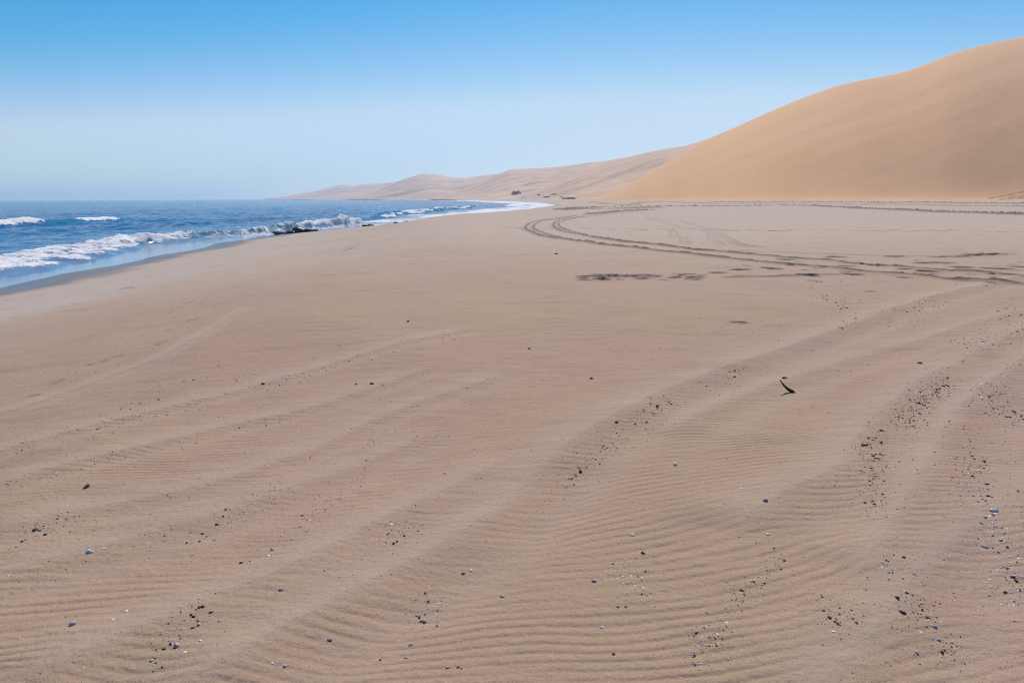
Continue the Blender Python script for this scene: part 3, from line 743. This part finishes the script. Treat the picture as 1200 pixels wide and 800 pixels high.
for P, h, lee, back in RIDGES[:9]:
    for _ in range(150):
        i = prand.randrange(len(P) - 1); t = prand.random(); a_, b_ = P[i], P[i + 1]; e = (b_ - a_) / (np.hypot(*(b_ - a_)) + 1e-6); o_ = abs(prand.gauss(.02, .14))
        x = a_[0] + (b_ - a_)[0] * t + e[1] * o_; y = a_[1] + (b_ - a_)[1] * t - e[0] * o_
        grit.append((prand.choices(['dark', 'brown', 'grey', 'pale', 'tan'], (30, 20, 8, 26, 16))[0], x, y, prand.uniform(.6, 2.3) * .5 * math.hypot(x, y) / 800))
# at most 300 of a kind as objects; the smallest join the grit
def order(e): return -e[3] / math.hypot(e[1], e[2]) - (10 if e[5] is None else 0)
for is_shell in (True, False):
    L = sorted([e for e in entries if (e[0] == 'pale') == is_shell], key=order)
    grit += [(e[0], e[1], e[2], e[3]) for e in L[295:]]
    for k, x, y, size, lab, grp in L[:295]:
        nm = 'shell' if is_shell else 'pebble'
        o = set_down(nm, prand.choice(MESH[k]), x, y, size)
        tag(o, lab, nm, grp)
stones = [o for o in COL.objects if o.name.split('.')[0] in ('pebble', 'shell')]
zz = terrain(np.array([o.location.x for o in stones]), np.array([o.location.y for o in stones]))
for o, z in zip(stones, zz):
    o.location.z = z + o['h'] * .5; del o['h']

def merged(name, items, variants, label=None):
    """uncountable grit as one object"""
    V = []; F = []; MI = []; base = 0
    keys = list(variants)
    gz = terrain(np.array([i[1] for i in items]), np.array([i[2] for i in items]))
    for (k, x, y, s), z in zip(items, gz):
        vv, ff = variants[k][prand.randrange(len(variants[k]))]
        a = prand.uniform(0, 6.28); c, sn = math.cos(a), math.sin(a)
        q = vv * s; q = np.stack([q[:, 0] * c - q[:, 1] * sn + x, q[:, 0] * sn + q[:, 1] * c + y, q[:, 2] + z + s * .1], 1)
        V.append(q); F.append(ff + base); base += len(vv); MI += [keys.index(k)] * len(ff)
    V = np.vstack(V); F = np.vstack(F)
    me = bpy.data.meshes.new(name); me.from_pydata(V.tolist(), [], F.tolist()); me.update()
    for k in keys: me.materials.append(M_peb[k])
    me.polygons.foreach_set('material_index', np.array(MI, dtype=np.int32))
    o = bpy.data.objects.new(name, me); COL.objects.link(o)
    return kind(o, 'stuff')
def small(seed, flat):
    m = stone_mesh('tmp', M_sand, seed, flat, .25, 1, 2); vv = np.array([v.co for v in m.vertices]); ff = np.array([p.vertices[:] for p in m.polygons]); bpy.data.meshes.remove(m); return vv, ff
merged('shell_grit', grit, {k: [small(900 + 7 * i + len(k), .45 if k == 'pale' else .6) for i in range(3)] for k in ('dark', 'brown', 'grey', 'pale', 'tan')})

# ------------------------------------------------------------------ tubes (stick, weed)
def tube(bm, pts, radii, n=8, flat=1., up=Vector((0, 0, 1))):
    rings = []
    for i, p in enumerate(pts):
        p = Vector(p); a = Vector(pts[max(i - 1, 0)]); b = Vector(pts[min(i + 1, len(pts) - 1)])
        t = (b - a).normalized(); s = t.cross(up)
        s = s.normalized() if s.length > 1e-4 else Vector((1, 0, 0)); u = s.cross(t)
        rings.append([bm.verts.new(p + (s * math.cos(k * 2 * math.pi / n) + u * flat * math.sin(k * 2 * math.pi / n)) * radii[i]) for k in range(n)])
    for a, b in zip(rings[:-1], rings[1:]):
        for k in range(n): bm.faces.new((a[k], a[(k + 1) % n], b[(k + 1) % n], b[k])).smooth = True
    bm.faces.new(rings[0][::-1]); bm.faces.new(rings[-1])

def mesh_obj(name, bm, mat, parent=None):
    bmesh.ops.recalc_face_normals(bm, faces=bm.faces)
    me = bpy.data.meshes.new(name); bm.to_mesh(me); bm.free(); me.materials.append(mat)
    o = bpy.data.objects.new(name, me); COL.objects.link(o)
    if parent: o.parent = parent
    return o

# curved driftwood stick: thick foot buried in the sand on the right, thin tip rising to the left
sx, sy_ = place(929, 464); gz = ground_z(sx, sy_)
q = math.hypot(sx, sy_) / 800
bm = bmesh.new()
ctrl = [(2.0, -.01, -2.4), (-1.2, 0, 1.0), (-4.5, .002, 3.0), (-8, .004, 5.6), (-11.5, .0, 9.2), (-14.2, -.004, 12.4), (-16.6, -.008, 15.6)]
P3 = densify(np.array([(a * q, b, c * q) for a, b, c in ctrl]), 4)
rad = np.interp(np.linspace(0, 1, len(P3)), [0, .15, .35, .6, .85, 1], [2.1, 2.1, 1.75, 1.15, .65, .35]) * q
rad = rad * (1 + .10 * np.sin(np.arange(len(P3)) * 1.9))
tube(bm, [tuple(p) for p in P3], list(rad), 9)
stick = mesh_obj('driftwood_stick', bm, M_wood); stick.location = (sx, sy_, gz)
tag(stick, 'dark curved driftwood stick poking up out of the rippled sand', 'stick')
bm = bmesh.new(); x2, y2 = place(919, 449)
tube(bm, [(-.022, 0, .001), (-.008, .004, .006), (.008, .002, .005), (.024, -.003, .002)], [.004, .007, .006, .003], 7)
tw = mesh_obj('twig', bm, M_wood); tw.location = (x2, y2, ground_z(x2, y2) + .002)
tag(tw, 'short dark twig lying flat just behind the curved driftwood stick', 'twig')
bm = bmesh.new(); x2, y2 = place(1014, 534)
tube(bm, [(-.035, -.004, .003), (-.01, 0, .006), (.012, .003, .008)], [.003, .005, .006], 7)
tw = mesh_obj('twig', bm, M_wood); tw.location = (x2, y2, ground_z(x2, y2) + .002)
tag(tw, 'thin dark twig lying among the pebbles of the right-hand ridge', 'twig')
bm = bmesh.new(); x2, y2 = place(1192, 686)
tube(bm, [(-.03, .01, .004), (0, 0, .006), (.03, -.008, .004)], [.0025, .003, .002], 7)
tw = mesh_obj('straw', bm, M_peb['pale']); tw.location = (x2, y2, ground_z(x2, y2) + .001)
tag(tw, 'pale straw lying beside the black round pebble near the right edge', 'straw')

# dried seaweed strewn over the churned sand
wr = random.Random(5)
def weed(px, py, wid, dep, n, label, hgt=.05):
    hgt *= 1.5
    cx, cy = place(px, py); bm = bmesh.new()
    for k in range(int(n * 2.6)):
        x0 = wr.gauss(0, wid * .36); y0 = wr.gauss(0, dep * .33); a = wr.gauss(0, .4) + (math.pi if wr.random() < .5 else 0)
        Ls = wr.uniform(.12, .34); pts = []; rr = []; m = 7; z0 = wr.uniform(.0, hgt * .6)
        for i in range(m):
            t = i / (m - 1); pts.append([x0 + math.cos(a) * Ls * (t - .5), y0 + math.sin(a) * Ls * (t - .5), z0 + wr.uniform(.2, 1) * hgt * math.sin(math.pi * t)]); a += wr.gauss(0, .35)
            rr.append(wr.uniform(.016, .036) * (1 - .6 * abs(2 * t - 1)))
        g = terrain(np.array([p[0] + cx for p in pts]), np.array([p[1] + cy for p in pts]))
        for p, gg in zip(pts, g): p[2] += gg + .004
        tube(bm, pts, rr, 6, .45)
    o = mesh_obj('seaweed', bm, M_weed)
    for v in o.data.vertices: v.co.x -= cx; v.co.y -= cy
    o.location = (cx, cy, 0); z0 = min(v.co.z for v in o.data.vertices)
    for v in o.data.vertices: v.co.z -= z0
    o.location.z = z0
    tag(o, label, 'seaweed', 'clumps of dark seaweed on the flat')
weed(789, 329, .34, .34, 34, 'thickest dark seaweed heap, at the right of the strewn patch', .17)
weed(786, 323, .7, .3, 20, 'long loose seaweed clump right behind the thickest heap', .05)
weed(733, 326.5, .45, .25, 26, 'dense dark seaweed clump in the middle of the strewn patch', .06)
weed(745, 328.5, .3, .2, 12, 'small seaweed clump in front of the middle clump', .05)
weed(716, 327, .3, .2, 14, 'low seaweed clump just left of the middle one', .04)
weed(692, 326, .38, .3, 20, 'seaweed clump with open gaps towards the left of the patch', .05)
weed(680, 328, .2, .2, 8, 'thin seaweed wisp at the far left end of the strewn patch', .03)
weed(719, 322, .22, .12, 7, 'lone short seaweed strip behind the strewn patch', .04)
weed(757, 322, .5, .25, 12, 'sparse seaweed strands behind the gap in the middle of the patch', .04)
weed(752, 334, .25, .12, 8, 'flat seaweed strands in front of the thickest heap, on its left', .03)
weed(809, 328, .3, .25, 12, 'loose seaweed strands right of the thickest heap', .04)
weed(823, 328.5, .25, .15, 8, 'last thin seaweed wisp at the right end of the patch', .03)
weed(766, 326.5, .4, .25, 18, 'dark seaweed clump bridging the gap left of the thickest heap', .05)
weed(803, 324.5, .4, .2, 14, 'seaweed strands behind and right of the thickest heap', .05)
weed(838, 314.5, .3, .15, 7, 'separate small seaweed wisp behind the right end of the patch', .03)
weed(948, 324.5, .18, .1, 5, 'added dark scrap for the shade in the print beside the lower tyre track', .05)  # scraps from here on are added to darken prints where shade falls
weed(1087, 321, .16, .1, 5, 'added dark scrap for the shade in the print between the two tyre tracks on the right', .06)
weed(1086, 309.5, .2, .1, 4, 'added dark scrap for the shade in the print on the far side of the tyre tracks', .05)
weed(1170, 317.5, .2, .1, 5, 'added dark scrap for the shade in the print between the tracks near the right edge', .06)
weed(1150, 301, .25, .12, 5, 'added dark scrap for the shade in the print farthest from the tracks', .06)

# rocks at the water's edge
ROCKS = [(325, 274.5, 13, 8, 'black round rock at the left end of the surf-washed row'), (338, 273.5, 13, 7, 'low black rock second in the surf-washed row'), (350, 272, 15, 7.5, 'tallest black rock, centre of the surf-washed row'),
         (343, 271.5, 11, 6.5, 'black rock leaning on the left of the tallest one'), (360, 272, 11, 6, 'low black rock right of the tallest one in the row'), (369, 271.3, 10, 6, 'black rock set apart at the right end of the row'),
         (295, 276, 9, 4, 'small dark rock awash at the far left of the row'),
         (428, 266, 8, 5, 'dark wedge-shaped rock at the sand edge, beyond the row'), (434.5, 265, 6, 4, 'dark rock leaning on the wedge-shaped one at the sand edge'), (463, 262.7, 6, 3.5, 'small dark rock alone at the edge of the white water'),
         (477, 261.6, 8, 4, 'flat dark rock left of the last rock up the beach'), (487, 260.3, 7, 5, 'last dark rock up the beach, beside the flat one')]
for i, (px, py, w, h, lab) in enumerate(ROCKS):
    x, y = place(px, py, -1.95); d = y
    me = stone_mesh('rock', M_rock, 600 + i * 13, .9, .45, 3, 6)
    o = bpy.data.objects.new('rock', me); COL.objects.link(o)
    o.scale = (w * .5 * d / 800 * 1.05, w * .42 * d / 800, h * .52 * d / 800); o.rotation_euler = (0, 0, wr.uniform(-.5, .5))
    o.location = (x, y, max(ground_z(x, y), SEA - .1) + h * .12 * d / 800)
    tag(o, lab, 'rock', 'dark rocks at the water\'s edge')

# scrub hummocks at the foot of the far dunes
def bush(px, py, depth, w, h, label, n=700):
    p = at_depth(px, py, depth); s = depth / 800; bm = bmesh.new(); b_ = random.Random(int(px * 7))
    lobes = [(b_.uniform(-.35, .35) * w, b_.uniform(-.2, .2) * w, b_.uniform(.25, .5) * h, b_.uniform(.22, .38) * w, b_.uniform(.4, .55) * h) for _ in range(6)]
    for k in range(n):
        lx, ly, lz, lr, lh = b_.choice(lobes); th = b_.uniform(0, 6.28); ph = b_.uniform(-.3, 1.5); r_ = b_.uniform(.7, 1.05)
        c = Vector(((lx + lr * r_ * math.cos(th) * math.cos(ph)) * s, (ly + lr * r_ * math.sin(th) * math.cos(ph)) * s, max(.1, lz + lh * r_ * math.sin(ph)) * s))
        e = w * .06 * s; 
        vs = [bm.verts.new(c + Vector((b_.uniform(-e, e), b_.uniform(-e, e), b_.uniform(-e, e)))) for _ in range(3)]
        bm.faces.new(vs)
    o = mesh_obj('bush', bm, M_scrub); o.location = p
    tag(o, label, 'bush', 'scrub at the foot of the far dunes')
bush(605, 229.8, 1020, 12, 5.5, 'dark rounded scrub hummock standing alone behind the far surf')
bush(632, 229.2, 960, 5, 1.6, 'low scrub patch nearest to the right of the lone hummock')
bush(649, 228.6, 930, 7, 1.6, 'low scrub patch in the middle behind the far surf', 400)
bush(640, 231.8, 900, 9, 1.3, 'flat dark scrub strip close above the white surf', 400)
bush(667, 233.2, 700, 14, 1.4, 'longest flat dark strip of scrub at the end of the surf', 500)
bush(658, 231.5, 800, 5, 1.2, 'tiny scrub tuft above the longest flat strip', 200)

# ------------------------------------------------------------------ haze: one closed box
bx = bmesh.new(); bmesh.ops.create_cube(bx, size=1)
for v in bx.verts:
    v.co = Vector(((v.co.x) * 44000, 5300 + v.co.y * 13600, -12 + (v.co.z + .5) * (128 + 12)))
mh = bpy.data.materials.new('haze_air'); mh.use_nodes = True; nt = mh.node_tree
nt.nodes.remove(nt.nodes['Principled BSDF']); pv = nt.nodes.new('ShaderNodeVolumePrincipled')
pv.inputs['Color'].default_value = (.74, .90, 1., 1); pv.inputs['Density'].default_value = 1.7e-4; pv.inputs['Anisotropy'].default_value = .35
nt.links.new(pv.outputs[0], nt.nodes['Material Output'].inputs['Volume'])
me = bpy.data.meshes.new('haze'); bmesh.ops.recalc_face_normals(bx, faces=bx.faces); bx.to_mesh(me); bx.free(); me.materials.append(mh)
hz = bpy.data.objects.new('haze', me); COL.objects.link(hz); kind(hz, 'stuff')

# ------------------------------------------------------------------ light
EL, AZ = R(48), R(11)       # sun high ahead, a little to the right
w = bpy.data.worlds.new('World'); S.world = w; w.use_nodes = True; nt = w.node_tree
bg = nt.nodes['Background']; sk = nt.nodes.new('ShaderNodeTexSky'); sk.sky_type = 'NISHITA'; sk.sun_disc = False
sk.sun_elevation = EL; sk.sun_rotation = AZ; sk.air_density = 1.0; sk.dust_density = .15; sk.ozone_density = 2.5; sk.altitude = 0
v1 = nt.nodes.new('ShaderNodeVectorMath'); v1.operation = 'SCALE'; v1.inputs['Scale'].default_value = .1
sp = nt.nodes.new('ShaderNodeSeparateColor'); cb = nt.nodes.new('ShaderNodeCombineColor')
nt.links.new(sk.outputs[0], v1.inputs[0]); nt.links.new(v1.outputs[0], sp.inputs[0])
def soft_min(v, top):
    n = nt.nodes.new('ShaderNodeMath'); n.operation = 'SMOOTH_MIN'; nt.links.new(v, n.inputs[0]); n.inputs[1].default_value = top; n.inputs[2].default_value = .12
    return n.outputs[0]
rr_ = nt.nodes.new('ShaderNodeMath'); rr_.operation = 'SMOOTH_MAX'; rr_.inputs[2].default_value = .06
nt.links.new(math_n(nt, 'MULTIPLY', math_n(nt, 'SUBTRACT', sp.outputs[0], .292), 2.2), rr_.inputs[0]); nt.links.new(math_n(nt, 'MULTIPLY', sp.outputs[0], .22), rr_.inputs[1]); rr_ = rr_.outputs[0]
nt.links.new(soft_min(rr_, .53), cb.inputs[0]); nt.links.new(soft_min(math_n(nt, 'MULTIPLY', math_n(nt, 'POWER', sp.outputs[1], 1.45), 1.10), .71), cb.inputs[1])
nt.links.new(soft_min(math_n(nt, 'ADD', math_n(nt, 'MULTIPLY', sp.outputs[2], .97), .05), .91), cb.inputs[2])
v2 = nt.nodes.new('ShaderNodeVectorMath'); v2.operation = 'SCALE'; v2.inputs['Scale'].default_value = 10
nt.links.new(cb.outputs[0], v2.inputs[0]); nt.links.new(v2.outputs[0], bg.inputs['Color']); bg.inputs['Strength'].default_value = .10
sun = bpy.data.lights.new('sun', 'SUN'); sun.energy = 4.0; sun.angle = R(.5); sun.color = (1., .94, .85)
so = bpy.data.objects.new('sun', sun); COL.objects.link(so)
dirv = Vector((math.sin(AZ) * math.cos(EL), math.cos(AZ) * math.cos(EL), math.sin(EL)))
so.rotation_euler = dirv.to_track_quat('Z', 'Y').to_euler(); so.location = (0, 0, 300)

S.view_settings.view_transform = 'Standard'; S.view_settings.look = 'None'; S.view_settings.gamma = 1; S.view_settings.exposure = 0
S.cycles.use_denoising = True; S.cycles.denoising_prefilter = 'NONE'; S.cycles.denoising_input_passes = 'RGB_ALBEDO_NORMAL'; S.cycles.denoiser = 'OPENIMAGEDENOISE'
S.cycles.volume_bounces = 1; S.cycles.max_bounces = 6; S.cycles.diffuse_bounces = 2; S.cycles.glossy_bounces = 2
S.cycles.sample_clamp_indirect = 4; S.cycles.caustics_reflective = False; S.cycles.caustics_refractive = False
S.render.film_transparent = False; S.cycles.filter_width = 1.15
